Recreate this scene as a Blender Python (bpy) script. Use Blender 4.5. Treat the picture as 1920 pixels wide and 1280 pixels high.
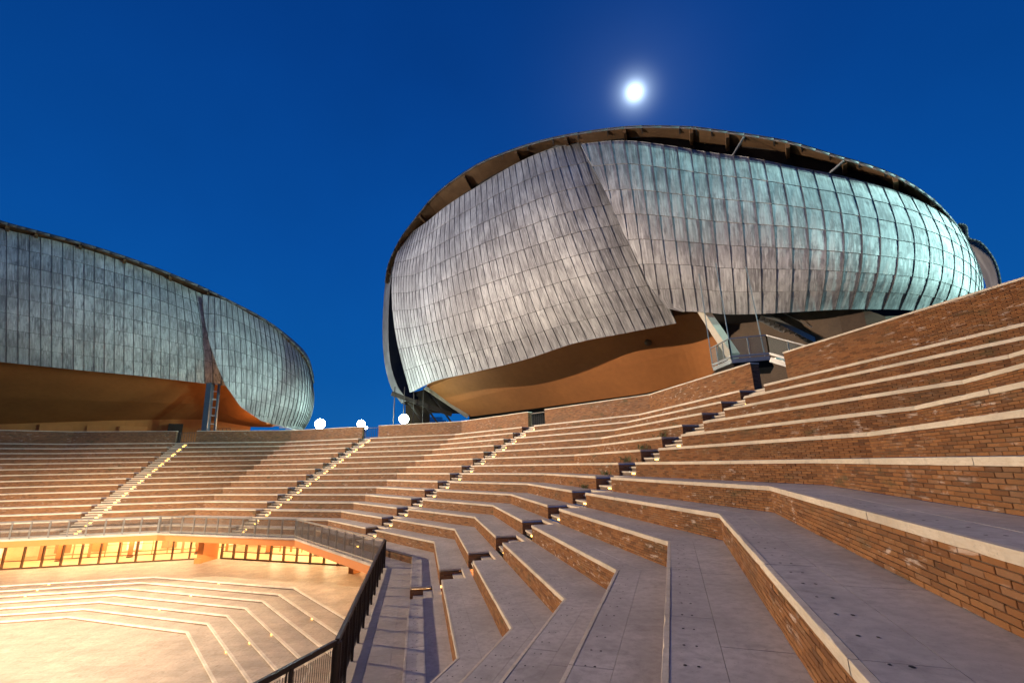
import bpy, math, random
from mathutils import Vector, Matrix
random.seed(7)
for o in list(bpy.data.objects): bpy.data.objects.remove(o, do_unlink=True)
scene = bpy.context.scene
COL = scene.collection
RS1=[[[13.1,54.95,13.5],[11.49,52.66,20.37],[10.52,52.1,26.71],[10.03,53.69,33.12],[10.01,58.1,40.35]],[[18.07,47.79,13.86],[16.62,45.64,18.98],[15.71,45.16,24.35],[15.19,46.74,30.65],[15.03,51.07,38.86]],[[23.49,42.45,13.84],[22.06,40.45,18.72],[21.02,40.03,23.99],[20.23,41.59,30.36],[19.63,45.81,38.91]],[[29.5,38.15,14.26],[27.71,36.32,18.97],[26.39,36.0,24.19],[25.44,37.61,30.65],[24.78,41.85,39.56]],[[34.67,34.22,15.02],[32.66,32.6,19.24],[31.18,32.44,24.21],[30.12,34.16,30.71],[29.44,38.45,40.09]],[[39.09,30.7,15.01],[37.01,29.3,19.15],[35.46,29.31,24.04],[34.35,31.17,30.49],[33.63,35.56,39.87]],[[43.46,28.48,15.25],[41.6,27.2,19.18],[40.22,27.35,23.91],[39.28,29.34,30.28],[38.7,33.88,39.68]]]
RS2=[[[37.69,28.47,15.68],[36.99,26.74,19.55],[36.45,26.57,23.96],[36.06,28.35,29.73],[35.77,32.73,38.1]],[[40.1,25.84,15.17],[39.39,24.13,18.63],[39.13,23.91,22.68],[39.42,25.56,28.1],[40.41,29.72,36.12]],[[42.84,23.99,14.87],[42.08,22.32,17.78],[41.95,22.06,21.34],[42.59,23.59,26.25],[44.27,27.51,33.67]],[[45.23,22.69,14.15],[44.56,20.98,16.88],[44.55,20.66,20.17],[45.42,22.08,24.68],[47.47,25.82,31.47]],[[47.39,21.31,13.68],[46.81,19.52,16.1],[46.92,19.12,19.06],[47.94,20.44,23.17],[50.25,24.02,29.44]],[[49.51,20.22,13.43],[49.01,18.34,15.53],[49.19,17.86,18.12],[50.32,19.09,21.78],[52.8,22.56,27.41]],[[51.68,19.41,13.27],[51.21,17.45,14.99],[51.44,16.91,17.24],[52.66,18.05,20.53],[55.28,21.41,25.74]],[[53.99,18.98,13.1],[53.52,16.96,14.55],[53.75,16.35,16.5],[54.95,17.31,19.39],[57.5,20.28,23.91]],[[56.34,18.9,12.95],[55.77,16.91,14.26],[55.94,16.33,16.05],[57.03,17.2,18.67],[59.35,19.9,22.7]],[[58.83,19.44,12.71],[58.17,17.49,13.96],[58.31,16.89,15.6],[59.23,17.53,17.85],[61.15,19.64,21.09]],[[61.53,20.54,12.49],[60.73,18.71,13.71],[60.8,18.16,15.2],[61.54,18.58,17.02],[63.04,20.1,19.39]],[[64.49,22.5,12.65],[63.5,20.87,13.53],[63.49,20.39,14.61],[64.03,20.61,15.82],[65.11,21.53,17.25]]]
LS1=[[[-42.35,37.52,16.57],[-41.62,35.63,21.03],[-41.92,34.67,25.65],[-43.28,34.62,30.69],[-46.01,35.63,36.56]],[[-37.3,39.33,16.4],[-36.48,37.66,20.32],[-36.75,36.83,24.51],[-38.15,36.8,29.19],[-40.97,37.74,34.71]],[[-33.15,41.26,16.1],[-32.35,39.61,19.76],[-32.61,38.87,23.69],[-33.95,38.98,28.1],[-36.66,40.15,33.33]],[[-27.86,44.75,15.8],[-27.14,43.1,19.35],[-27.41,42.43,23.22],[-28.69,42.69,27.62],[-31.26,44.11,32.92]],[[-22.25,49.18,15.63],[-21.61,47.54,19.05],[-21.86,46.96,22.7],[-23.01,47.43,26.78],[-25.33,49.18,31.62]],[[-18.69,52.23,15.43],[-18.09,50.59,18.6],[-18.39,50.02,22.01],[-19.61,50.48,25.83],[-22.01,52.21,30.38]],[[-14.28,55.96,15.2],[-13.92,54.21,18.01],[-14.45,53.54,21.13],[-15.88,53.91,24.69],[-18.46,55.59,28.98]]]
LS2=[[[-15.45,53.53,8.78],[-14.71,51.0,12.47],[-15.05,50.23,16.8],[-16.24,50.74,22.08],[-18.42,52.67,28.76]],[[-13.68,54.33,8.81],[-12.93,51.83,12.88],[-13.28,51.07,17.33],[-14.5,51.59,22.41],[-16.73,53.51,28.52]],[[-12.4,55.36,8.86],[-11.49,52.98,13.0],[-11.76,52.29,17.4],[-12.97,52.83,22.28],[-15.27,54.73,27.98]],[[-11.14,56.69,8.93],[-9.98,54.47,12.89],[-10.07,53.9,17.06],[-11.19,54.52,21.65],[-13.47,56.47,26.95]],[[-9.75,58.39,9.03],[-8.34,56.3,12.52],[-8.25,55.85,16.35],[-9.25,56.56,20.71],[-11.48,58.57,25.89]],[[-8.56,60.37,9.07],[-6.95,58.38,12.21],[-6.72,58.0,15.71],[-7.64,58.77,19.73],[-9.85,60.83,24.51]],[[-7.62,62.41,9.12],[-5.88,60.46,11.83],[-5.54,60.13,14.94],[-6.37,60.96,18.57],[-8.51,63.08,22.96]],[[-7.53,65.0,9.22],[-5.72,63.07,11.52],[-5.27,62.79,14.2],[-5.95,63.7,17.35],[-7.88,65.94,21.17]],[[-8.18,68.0,9.26],[-6.37,66.07,10.9],[-5.83,65.82,12.91],[-6.34,66.81,15.37],[-7.99,69.19,18.44]]]
RRO=[[8.01,56.5,31.66],[8.62,55.64,34.43],[10.36,54.57,37.81],[12.69,52.59,39.78],[17.37,47.97,42.0],[23.49,41.75,42.01],[28.65,37.76,41.4],[33.11,34.41,40.24],[37.0,31.39,38.61],[41.31,28.18,36.48],[45.5,25.45,34.0],[46.78,24.6,33.06],[49.87,22.84,30.83],[52.37,21.39,28.82],[54.73,20.31,26.72],[57.01,19.38,24.79],[58.93,19.19,23.41],[60.89,19.47,21.92],[62.86,20.29,20.47],[64.57,21.39,19.4]]
RRI=[[9.37,58.97,31.7],[9.65,59.04,35.09],[11.1,58.38,38.67],[13.71,55.91,39.97],[18.49,50.7,41.41],[24.28,44.82,41.77],[29.49,40.95,41.94],[34.06,37.62,41.4],[37.75,33.99,39.34],[42.29,31.01,37.54],[46.7,28.42,35.04],[48.15,27.72,33.93],[51.54,25.81,31.96],[54.25,24.23,29.96],[56.8,23.01,27.86],[59.15,21.89,25.68],[61.02,21.49,24.09],[62.96,21.65,22.37],[64.97,22.44,20.82],[66.31,23.19,19.42]]
LRO=[[-44.4,34.43,36.56],[-39.83,36.76,34.88],[-35.58,39.09,33.61],[-33.12,41.14,33.34],[-28.98,44.33,32.82],[-24.42,47.98,31.81],[-19.32,52.13,30.12],[-15.4,54.88,28.3],[-11.42,58.38,26.19],[-8.41,61.8,23.36],[-7.23,65.13,21.07],[-7.51,68.85,17.89]]
LRI=[[-47.61,36.84,36.52],[-42.93,39.3,34.95],[-38.53,41.81,33.52],[-35.97,43.96,33.27],[-31.67,47.3,32.81],[-26.89,51.13,31.68],[-21.54,55.47,29.81],[-17.45,58.32,28.13],[-13.6,61.74,25.79],[-10.57,64.62,22.54],[-9.32,67.47,20.27],[-9.31,70.23,17.38]]
RBL=[[[8.07,57.57,34.94],[7.56,57.94,31.04],[7.44,58.42,24.35],[8.02,58.59,19.01],[9.28,58.43,14.95],[10.99,58.35,12.41]],[[9.29,56.36,34.36],[8.78,56.73,30.54],[8.78,57.04,23.91],[9.33,57.2,18.67],[10.57,57.22,15.05],[12.24,57.11,12.71]]]
RBI=[[9.89,60.14,36.07],[9.46,61.06,32.24],[9.68,62.15,25.41],[10.41,62.33,19.78],[11.69,62.12,15.5],[12.94,61.88,13.52]]
RBR=[[[68.9,25.54,23.18],[69.18,25.24,22.78],[69.12,25.31,21.66],[69.54,24.84,20.94],[69.8,24.53,19.41],[69.85,24.48,18.04],[69.72,24.63,16.35],[69.3,25.11,13.91]],[[72.1,29.45,24.62],[72.4,29.12,23.96],[72.36,29.17,22.72],[72.6,28.91,21.67],[72.87,28.62,20.02],[72.96,28.51,18.61],[72.82,28.67,17.07],[72.43,29.1,15.12]]]
RBE=[[[15.28,56.22,14.38],[23.32,46.75,15.12],[29.86,41.94,15.64],[35.45,37.44,16.36],[40.03,33.97,16.52],[44.36,31.03,16.8],[47.45,28.62,16.25]],[[21.54,58.14,10.13],[28.08,52.46,10.17],[34.31,47.15,10.27],[38.93,42.42,10.28],[43.43,38.21,10.37],[46.94,34.85,11.05],[48.46,32.56,11.24]]]
LBE=[[[-43.21,38.04,17.03],[-38.12,39.91,16.81],[-33.93,41.87,16.52],[-28.6,45.42,16.23],[-22.93,49.92,16.08],[-19.49,53.25,15.95],[-15.34,56.71,15.51],[-10.32,59.67,11.44],[-8.5,63.98,10.38]],[[-51.07,45.97,8.82],[-47.25,49.32,9.4],[-43.46,52.25,9.85],[-39.55,54.97,10.23],[-35.18,57.81,10.63],[-30.25,60.73,10.96],[-24.99,62.24,11.08],[-20.6,62.83,10.87],[-15.5,64.8,9.89]]]
UC=[[[10.97,60.92,14.28],[11.18,60.97,9.04]],[[14.56,62.7,15.36],[14.73,62.73,9.11]],[[14.56,62.7,15.36],[14.67,62.72,11.34]],[[21.79,64.69,15.53],[21.8,64.69,11.22]]]
CAM_POS=[28.283, -11.539, 3.02]
CAM_R=[0.999784, 0.005429, -0.020077]
CAM_U=[0.020799, -0.260984, 0.965119]
CAM_F=[0.0, 0.965328, 0.261041]
ESC0=[48.96, 24.44, 14.51]
ESC1=[52.14, 23.02, 11.64]

V = Vector
# ------------------------------------------------------------------ camera
cd = bpy.data.cameras.new('camera'); cam = bpy.data.objects.new('camera', cd); COL.objects.link(cam)
cd.sensor_width = 36.0; cd.lens = 850.4 / 1920 * 36; cd.clip_start = .05; cd.clip_end = 9000
r_, u_, f_ = V(CAM_R), V(CAM_U), V(CAM_F)
cam.matrix_world = Matrix(((r_.x, u_.x, -f_.x, CAM_POS[0]), (r_.y, u_.y, -f_.y, CAM_POS[1]), (r_.z, u_.z, -f_.z, CAM_POS[2]), (0, 0, 0, 1)))
scene.camera = cam
CP = V(CAM_POS)
def project(p):                       # only used to decide which pieces are large enough to be their own object
    v = V(p) - CP; d = v.dot(f_)
    if d < .1: return None
    return 960 + 850.4 * v.dot(r_) / d, 640 - 850.4 * v.dot(u_) / d, d
# ------------------------------------------------------------------ sky
MOON = V((675.88, 1880.71, 1808.26)); MDIR = (MOON - CP).normalized()
w = bpy.data.worlds.new('World'); scene.world = w; w.use_nodes = True
nt = w.node_tree; N = nt.nodes; L = nt.links
for n in list(N): N.remove(n)
def nd(t, typ, **kw):
    n = t.nodes.new(typ)
    for k, v in kw.items(): setattr(n, k, v)
    return n
def mth(t, op, a, b=None, clamp=False):
    n = nd(t, 'ShaderNodeMath', operation=op, use_clamp=clamp)
    for i, x in enumerate((a, b)):
        if x is None: continue
        if isinstance(x, (int, float)): n.inputs[i].default_value = x
        else: t.links.new(x, n.inputs[i])
    return n.outputs[0]
tc = nd(nt, 'ShaderNodeTexCoord')
sep = nd(nt, 'ShaderNodeSeparateXYZ'); L.new(tc.outputs['Generated'], sep.inputs[0])
ramp = nd(nt, 'ShaderNodeValToRGB'); L.new(sep.outputs['Z'], ramp.inputs[0])
el = ramp.color_ramp.elements
SKY = [(-.02, (.010, .050, .150)), (.04, (.007, .122, .420)), (.18, (.003, .094, .375)), (.42, (.002, .070, .325)), (.70, (.0014, .047, .250)), (1., (.001, .031, .185))]
while len(el) < len(SKY): el.new(.5)
for e, (p, c) in zip(el, SKY): e.position = max(p, 0); e.color = (*c, 1)
dot = nd(nt, 'ShaderNodeVectorMath', operation='DOT_PRODUCT'); L.new(tc.outputs['Generated'], dot.inputs[0]); dot.inputs[1].default_value = MDIR
ang = mth(nt, 'ARCCOSINE', mth(nt, 'MINIMUM', dot.outputs['Value'], .999999))
g1 = mth(nt, 'MULTIPLY', mth(nt, 'EXPONENT', mth(nt, 'MULTIPLY', mth(nt, 'POWER', mth(nt, 'DIVIDE', ang, .030), 2.0), -1.0)), .62)
g0 = mth(nt, 'MULTIPLY', mth(nt, 'EXPONENT', mth(nt, 'MULTIPLY', mth(nt, 'POWER', mth(nt, 'DIVIDE', ang, .0145), 2.0), -1.0)), 2.2)
g1 = mth(nt, 'ADD', g0, g1)
g2 = mth(nt, 'MULTIPLY', mth(nt, 'EXPONENT', mth(nt, 'MULTIPLY', ang, -15.0)), .085)
cn = nd(nt, 'ShaderNodeTexNoise'); cn.inputs['Scale'].default_value = 1.7; cn.inputs['Detail'].default_value = 4
L.new(tc.outputs['Generated'], cn.inputs['Vector'])
cl = mth(nt, 'ADD', mth(nt, 'MULTIPLY', cn.outputs['Fac'], .55), .72)
skym = nd(nt, 'ShaderNodeVectorMath', operation='SCALE'); L.new(ramp.outputs[0], skym.inputs[0]); L.new(cl, skym.inputs['Scale'])
glow = nd(nt, 'ShaderNodeVectorMath', operation='SCALE'); glow.inputs[0].default_value = (.62, .80, 1.0); L.new(mth(nt, 'ADD', g1, g2), glow.inputs['Scale'])
addv = nd(nt, 'ShaderNodeVectorMath', operation='ADD'); L.new(skym.outputs[0], addv.inputs[0]); L.new(glow.outputs[0], addv.inputs[1])
bg = nd(nt, 'ShaderNodeBackground'); bg.inputs['Strength'].default_value = 1.0; L.new(addv.outputs[0], bg.inputs['Color'])
wo = nd(nt, 'ShaderNodeOutputWorld'); L.new(bg.outputs[0], wo.inputs[0])
# ------------------------------------------------------------------ moonlight, the floodlights of the place and added fill spots
def lamp(kind, name, loc, target, power, color, size=.3, cone=None, blend=.3):
    d = bpy.data.lights.new(name, kind); d.energy = power; d.color = color
    o = bpy.data.objects.new(name, d); COL.objects.link(o); o.location = loc
    if kind == 'SPOT': d.spot_size = math.radians(cone); d.spot_blend = blend
    if kind == 'SUN': d.angle = math.radians(size)
    elif kind != 'AREA': d.shadow_soft_size = size
    if target is not None: o.rotation_euler = (V(target) - V(loc)).to_track_quat('-Z', 'Y').to_euler()
    return o
lamp('SUN', 'moonlight', MOON, CP, .06, (.75, .85, 1), .5)
MAST = V((-36.5, 22.5, 22.5))
WARM = (1.0, .74, .47); COOL = (.56, 1.0, .95)
lamp('SPOT', 'mast_flood', MAST, (30, 14, 2), 270000, WARM, .35, 70, 1.0)
lamp('SPOT', 'shell_flood', MAST + V((0, 1.1, 0)), (29, 36, 24), 165000, (1.0, .95, .90), .5, 62, .8)  # spot added to brighten the right hall's shell
lamp('SPOT', 'stage_flood', (34, -62, 26), (0, 10, -5), 1300000, (1.0, .79, .56), .5, 24, 1.0)
lamp('SPOT', 'south_flood', (34, -62, 26), (-6, 38, 4), 42000, (1.0, .70, .44), .6, 50, 1.0)  # added fill for the left tiers, unseen and without a mast
lamp('POINT', 'flood_left', (1.7, 49.6, 9.2), None, 3400, (.78, 1, .93), .3)
lamp('POINT', 'flood_middle', (1.9, 66.6, 10.6), None, 4200, (.58, 1, .92), .3)
lamp('POINT', 'flood_right', (11.6, 50.0, 9.6), None, 2500, (.75, 1, .88), .3)
lamp('POINT', 'base_lamp', (-10.2, 57.4, 10.2), None, 1400, (1, .50, .16), .1)
lamp('SPOT', 'right_flood', (92, -14, 30), (54, 20, 26), 165000, COOL, .5, 50, .9)
lamp('SPOT', 'right_low_flood', (90, -8, 11), (54, 20, 20), 160000, COOL, .5, 50, .9)  # second cool spot, added to lift the shell's dark lower band

scene.view_settings.view_transform = 'Standard'; scene.view_settings.look = 'None'
scene.view_settings.exposure = 0; scene.view_settings.gamma = 1; scene.view_settings.use_curve_mapping = False
scene.render.engine = 'CYCLES'; scene.render.resolution_x = 1024; scene.render.resolution_y = 682
# ------------------------------------------------------------------ materials
def newmat(name):
    m = bpy.data.materials.new(name); m.use_nodes = True; t = m.node_tree
    b = t.nodes['Principled BSDF']; return m, t, b
def mix(t, fac, a, b, mode='MIX'):
    n = nd(t, 'ShaderNodeMix', data_type='RGBA', blend_type=mode)
    for sock, x in ((0, fac), (6, a), (7, b)):
        if isinstance(x, (int, float)): n.inputs[sock].default_value = x
        elif isinstance(x, tuple): n.inputs[sock].default_value = (*x, 1)
        else: t.links.new(x, n.inputs[sock])
    return n.outputs[2]
def noise(t, vec, scale, detail=4, rough=.55, dist=0):
    n = nd(t, 'ShaderNodeTexNoise'); n.inputs['Scale'].default_value = scale; n.inputs['Detail'].default_value = detail
    n.inputs['Roughness'].default_value = rough; n.inputs['Distortion'].default_value = dist
    if vec is not None: t.links.new(vec, n.inputs['Vector'])
    return n.outputs['Fac']
def mapv(t, vec, scale=(1, 1, 1), loc=(0, 0, 0)):
    n = nd(t, 'ShaderNodeMapping'); n.inputs['Scale'].default_value = scale; n.inputs['Location'].default_value = loc
    t.links.new(vec, n.inputs['Vector']); return n.outputs[0]
def pos(t): return nd(t, 'ShaderNodeNewGeometry').outputs['Position']
def uvn(t): return nd(t, 'ShaderNodeUVMap').outputs[0]
def rng(t, x, a, b, c=0., d=1.):
    n = nd(t, 'ShaderNodeMapRange'); t.links.new(x, n.inputs[0])
    for i, v in enumerate((a, b, c, d)): n.inputs[i + 1].default_value = v
    return n.outputs[0]
def bump(t, b, h, strength=.3, dist=.01):
    n = nd(t, 'ShaderNodeBump'); n.inputs['Strength'].default_value = strength; n.inputs['Distance'].default_value = dist
    t.links.new(h, n.inputs['Height']); t.links.new(n.outputs[0], b.inputs['Normal'])
def plain(name, col, rough=.6, metal=0, var=.25, scale=3., spec=.4, bmp=0):
    m, t, b = newmat(name)
    n1 = noise(t, pos(t), scale); n2 = noise(t, pos(t), scale * 7, 3)
    f = mth(t, 'ADD', mth(t, 'MULTIPLY', n1, .6), mth(t, 'MULTIPLY', n2, .4))
    c = mix(t, rng(t, f, .3, .7), tuple(x * (1 - var) for x in col), tuple(min(1, x * (1 + var)) for x in col))
    t.links.new(c, b.inputs['Base Color']); b.inputs['Roughness'].default_value = rough; b.inputs['Metallic'].default_value = metal
    b.inputs['Specular IOR Level'].default_value = spec
    if bmp: bump(t, b, n2, bmp, .01)
    return m
def emis(name, col, strength):
    m, t, b = newmat(name); b.inputs['Base Color'].default_value = (*col, 1)
    b.inputs['Emission Color'].default_value = (*col, 1); b.inputs['Emission Strength'].default_value = strength; return m
def brickmat(name, src):
    m, t, b = newmat(name); p = pos(t)
    if src == 'object': r = nd(t, 'ShaderNodeObjectInfo').outputs['Random']
    elif src == 'attr': r = nd(t, 'ShaderNodeAttribute', attribute_name='rnd').outputs['Fac']
    ramp = nd(t, 'ShaderNodeValToRGB')
    cs = [(0, (.115, .046, .018)), (.2, (.185, .076, .027)), (.5, (.230, .097, .034)), (.8, (.280, .124, .044)), (1, (.215, .112, .058))]
    el = ramp.color_ramp.elements
    while len(el) < len(cs): el.new(.5)
    for e, (q, c) in zip(el, cs): e.position = q; e.color = (*c, 1)
    mort = None
    if src == 'tex':
        bt = nd(t, 'ShaderNodeTexBrick'); bt.offset = .5
        for k_, v_ in (('Scale', 1.), ('Mortar Size', .005), ('Brick Width', .25), ('Row Height', .0515), ('Mortar Smooth', .2)): bt.inputs[k_].default_value = v_
        bt.inputs['Color1'].default_value = (0, 0, 0, 1); bt.inputs['Color2'].default_value = (1, 1, 1, 1); bt.inputs['Mortar'].default_value = (.5, .5, .5, 1)
        t.links.new(uvn(t), bt.inputs['Vector']); t.links.new(bt.outputs['Color'], ramp.inputs[0]); mort = bt.outputs['Fac']
    else: t.links.new(r, ramp.inputs[0])
    c = ramp.outputs[0]
    n1 = noise(t, p, 18, 4)
    c = mix(t, rng(t, n1, .40, .80, 0, .45), c, (.15, .080, .036))
    big = noise(t, mapv(t, p, (.5, .5, 1.6)), 1.0, 3)
    c = mix(t, rng(t, big, .48, .70, 0, .45), c, (.11, .068, .036))
    if mort is not None: c = mix(t, mort, c, (.16, .12, .09))
    # salt bloom: pale worn patches stretched along the courses
    e1 = noise(t, mapv(t, p, (1, 1, 4.)), 2.6, 5, .62, .4); e2 = noise(t, mapv(t, p, (.35, .35, .5), (7, 3, 1)), 1.0, 2)
    sal = mth(t, 'MULTIPLY', rng(t, e1, .58, .67), rng(t, e2, .46, .58), True)
    c = mix(t, mth(t, 'MULTIPLY', sal, .35 if src == 'tex' else .7), c, (.56, .47, .40))
    ms = noise(t, mapv(t, p, (.7, .7, 2.2), (2, 9, 4)), 1.7, 4, .6)
    c = mix(t, rng(t, ms, .58, .72, 0, .6), c, (.055, .058, .025))
    t.links.new(c, b.inputs['Base Color']); b.inputs['Roughness'].default_value = .85; b.inputs['Specular IOR Level'].default_value = .25
    h = noise(t, p, 60, 4)
    if mort is not None: h = mth(t, 'SUBTRACT', h, mth(t, 'MULTIPLY', mort, 1.2))
    bump(t, b, h, .35, .006); return m
def stonemat(name, base, dirt, rough=.6, spots=True, joints=None):
    m, t, b = newmat(name); p = pos(t)
    n1 = noise(t, p, .9, 5, .6); n2 = noise(t, mapv(t, p, (1, 1, 6)), 9, 5, .65); n3 = noise(t, p, 45, 3)
    c = mix(t, rng(t, n1, .35, .7), base, tuple(x * .66 for x in base))
    c = mix(t, rng(t, n2, .42, .72, 0, .75), c, dirt)
    if spots: c = mix(t, rng(t, n3, .62, .72, 0, .55), c, tuple(x * .4 for x in base))
    st = noise(t, mapv(t, p, (1, 1, 1), (5, 5, 5)), 2.4, 6, .7, .6)
    c = mix(t, rng(t, st, .54, .72, 0, .65), c, tuple(x * .45 for x in base))
    if joints:
        bt = nd(t, 'ShaderNodeTexBrick'); bt.offset = .5
        for k_, v_ in (('Scale', 1.), ('Mortar Size', joints[2]), ('Brick Width', joints[0]), ('Row Height', joints[1])): bt.inputs[k_].default_value = v_
        t.links.new(p, bt.inputs['Vector'])
        bt.inputs['Color1'].default_value = (.35, .35, .35, 1); bt.inputs['Color2'].default_value = (.65, .65, .65, 1)
        c = mix(t, .25, c, bt.outputs['Color'], 'OVERLAY')
        c = mix(t, mth(t, 'MULTIPLY', bt.outputs['Fac'], .5), c, tuple(x * .35 for x in base))
    t.links.new(c, b.inputs['Base Color']); t.links.new(rng(t, n2, .3, .7, rough - .1, rough + .15), b.inputs['Roughness'])
    b.inputs['Specular IOR Level'].default_value = .35
    bump(t, b, mth(t, 'ADD', n3, n2), .18, .004); return m
def leadmat(name):
    m, t, b = newmat(name); uv = uvn(t)
    r = nd(t, 'ShaderNodeAttribute', attribute_name='rnd').outputs['Fac']
    st = noise(t, mapv(t, uv, (4.6, .32, 1)), 1.4, 5, .62, .3)
    bl = noise(t, mapv(t, uv, (2.2, .55, 1)), 1.1, 5, .65, .3); fine = noise(t, mapv(t, uv, (9, 1.2, 1)), 2.2, 4, .6)
    base = mix(t, r, (.26, .245, .24), (.43, .41, .395))
    wx = noise(t, mapv(t, pos(t), (1, 1, .35)), .55, 5, .62)
    base = mix(t, rng(t, wx, .50, .68, 0, .7), base, (.15, .14, .14))
    base = mix(t, rng(t, wx, .48, .32, 0, .6), base, (.58, .56, .53))
    c = mix(t, rng(t, st, .46, .68, 0, .75), base, (.70, .68, .65))
    c = mix(t, rng(t, bl, .50, .68, 0, .72), c, (.13, .12, .122))
    c = mix(t, rng(t, fine, .58, .76, 0, .45), c, (.15, .14, .14))
    big = noise(t, pos(t), .16, 3)
    c = mix(t, rng(t, big, .45, .65, 0, .45), c, (.19, .175, .172))
    t.links.new(c, b.inputs['Base Color']); b.inputs['Metallic'].default_value = .05
    t.links.new(rng(t, st, .3, .7, .80, .60), b.inputs['Roughness']); b.inputs['Specular IOR Level'].default_value = .3
    bump(t, b, mth(t, 'ADD', bl, mth(t, 'MULTIPLY', fine, .3)), .18, .03); return m
M = {}
M['brick'] = brickmat('fired_brick', 'object'); M['brickj'] = brickmat('fired_brick_courses', 'attr'); M['brickt'] = brickmat('fired_brick_wall', 'tex')
M['mortar'] = plain('mortar', (.10, .075, .055), .9, var=.3, scale=8)
M['nosing'] = stonemat('travertine_edge', (.68, .60, .48), (.50, .41, .29), .6)
M['tread'] = stonemat('travertine_tread', (.50, .46, .435), (.33, .295, .28), .55)
M['walk'] = stonemat('travertine_walkway', (.60, .54, .47), (.44, .385, .33), .6)
M['arena'] = stonemat('arena_travertine', (.56, .475, .385), (.42, .32, .235), .5, False, (1.2, .6, .006))
M['riserstone'] = stonemat('step_riser_stone', (.26, .18, .12), (.18, .12, .08), .7)  # dark tone paints the shadow line below each step edge
M['stepnose'] = stonemat('step_edge_stone', (.78, .71, .60), (.62, .53, .42), .6)
M['hole'] = plain('dark_fixing', (.02, .02, .022), .7)
M['lead'] = leadmat('weathered_lead'); M['seam'] = plain('lead_seam', (.12, .112, .112), .5, .2, .3, 2)
M['trim'] = plain('lead_edge_trim', (.42, .40, .38), .5, .1, .25, 2)
M['dark'] = plain('dark_void', (.020, .016, .014), .9, var=.3, scale=.8)  # near-black, shade inside gaps and recesses put into the colour
M['wood'] = plain('larch_soffit', (.165, .090, .042), .65, var=.35, scale=.9, bmp=.1)
M['darkwood'] = plain('dark_timber_wall', (.060, .036, .020), .8, var=.3, scale=.8)  # dark brown holding the shade of the cavities under the hall
M['orange'] = plain('orange_render', (.36, .128, .032), .8, var=.16, scale=.25, bmp=.05)
M['fascia'] = plain('orange_fascia', (.55, .20, .055), .6, var=.06, scale=.6)
M['concrete'] = plain('pale_concrete', (.42, .36, .28), .8, var=.15, scale=1.2, bmp=.1)
M['steel'] = plain('grey_steel', (.30, .295, .28), .4, .6, .15, 4)
M['bluesteel'] = plain('blue_grey_steel', (.10, .115, .14), .5, .4, .15, 3)
M['darksteel'] = plain('dark_steel', (.050, .040, .033), .45, .4, .2, 4)
M['frame'] = plain('bronze_frame', (.085, .042, .018), .45, .3, .2, 4)
M['bronze'] = plain('bronze_screen', (.34, .17, .06), .5, .1, .15, 3)
M['cream'] = plain('cream_plaster', (.72, .55, .32), .8, var=.1, scale=.6)
M['foyerfloor'] = plain('foyer_floor', (.52, .36, .19), .35, var=.12, scale=.6)
M['ground'] = plain('plaza_ground', (.10, .085, .07), .9, var=.3, scale=.3)
M['leaf'] = plain('weed_leaf', (.095, .115, .040), .7, var=.4, scale=9)
M['white'] = plain('white_render', (.75, .75, .74), .8, var=.08)
M['window'] = plain('dark_window', (.03, .035, .045), .2)
M['steplight'] = emis('step_light_glow', (1.0, .52, .095), 12)
M['flood'] = emis('floodlight_lens', (.80, 1.0, .95), 120)
M['strip'] = emis('foyer_lamp_glow', (1.0, .73, .40), 90)
M['redlamp'] = emis('orange_lamp_glow', (1.0, .42, .12), 60)
M['moon'] = emis('moon_surface', (.93, .97, 1.0), 4.0)
def seethrough(name, col, fac, gloss=False):
    m = bpy.data.materials.new(name); m.use_nodes = True; t = m.node_tree; out = t.nodes['Material Output']; t.nodes.remove(t.nodes['Principled BSDF'])
    tr = nd(t, 'ShaderNodeBsdfTransparent'); tr.inputs[0].default_value = (1, .98, .95, 1) if gloss else (1, 1, 1, 1)
    g = nd(t, 'ShaderNodeBsdfGlossy' if gloss else 'ShaderNodeBsdfDiffuse'); g.inputs[0].default_value = (*col, 1)
    if gloss: g.inputs['Roughness'].default_value = .03
    mx = nd(t, 'ShaderNodeMixShader'); mx.inputs[0].default_value = fac; t.links.new(tr.outputs[0], mx.inputs[1]); t.links.new(g.outputs[0], mx.inputs[2]); t.links.new(mx.outputs[0], out.inputs[0]); return m
M['glass'] = seethrough('window_glass', (.9, .9, .9), .10, True)
M['mesh'] = seethrough('woven_steel_mesh', (.14, .125, .11), .28)
M['bglass'] = seethrough('balcony_mesh', (.16, .19, .18), .45)
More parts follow.
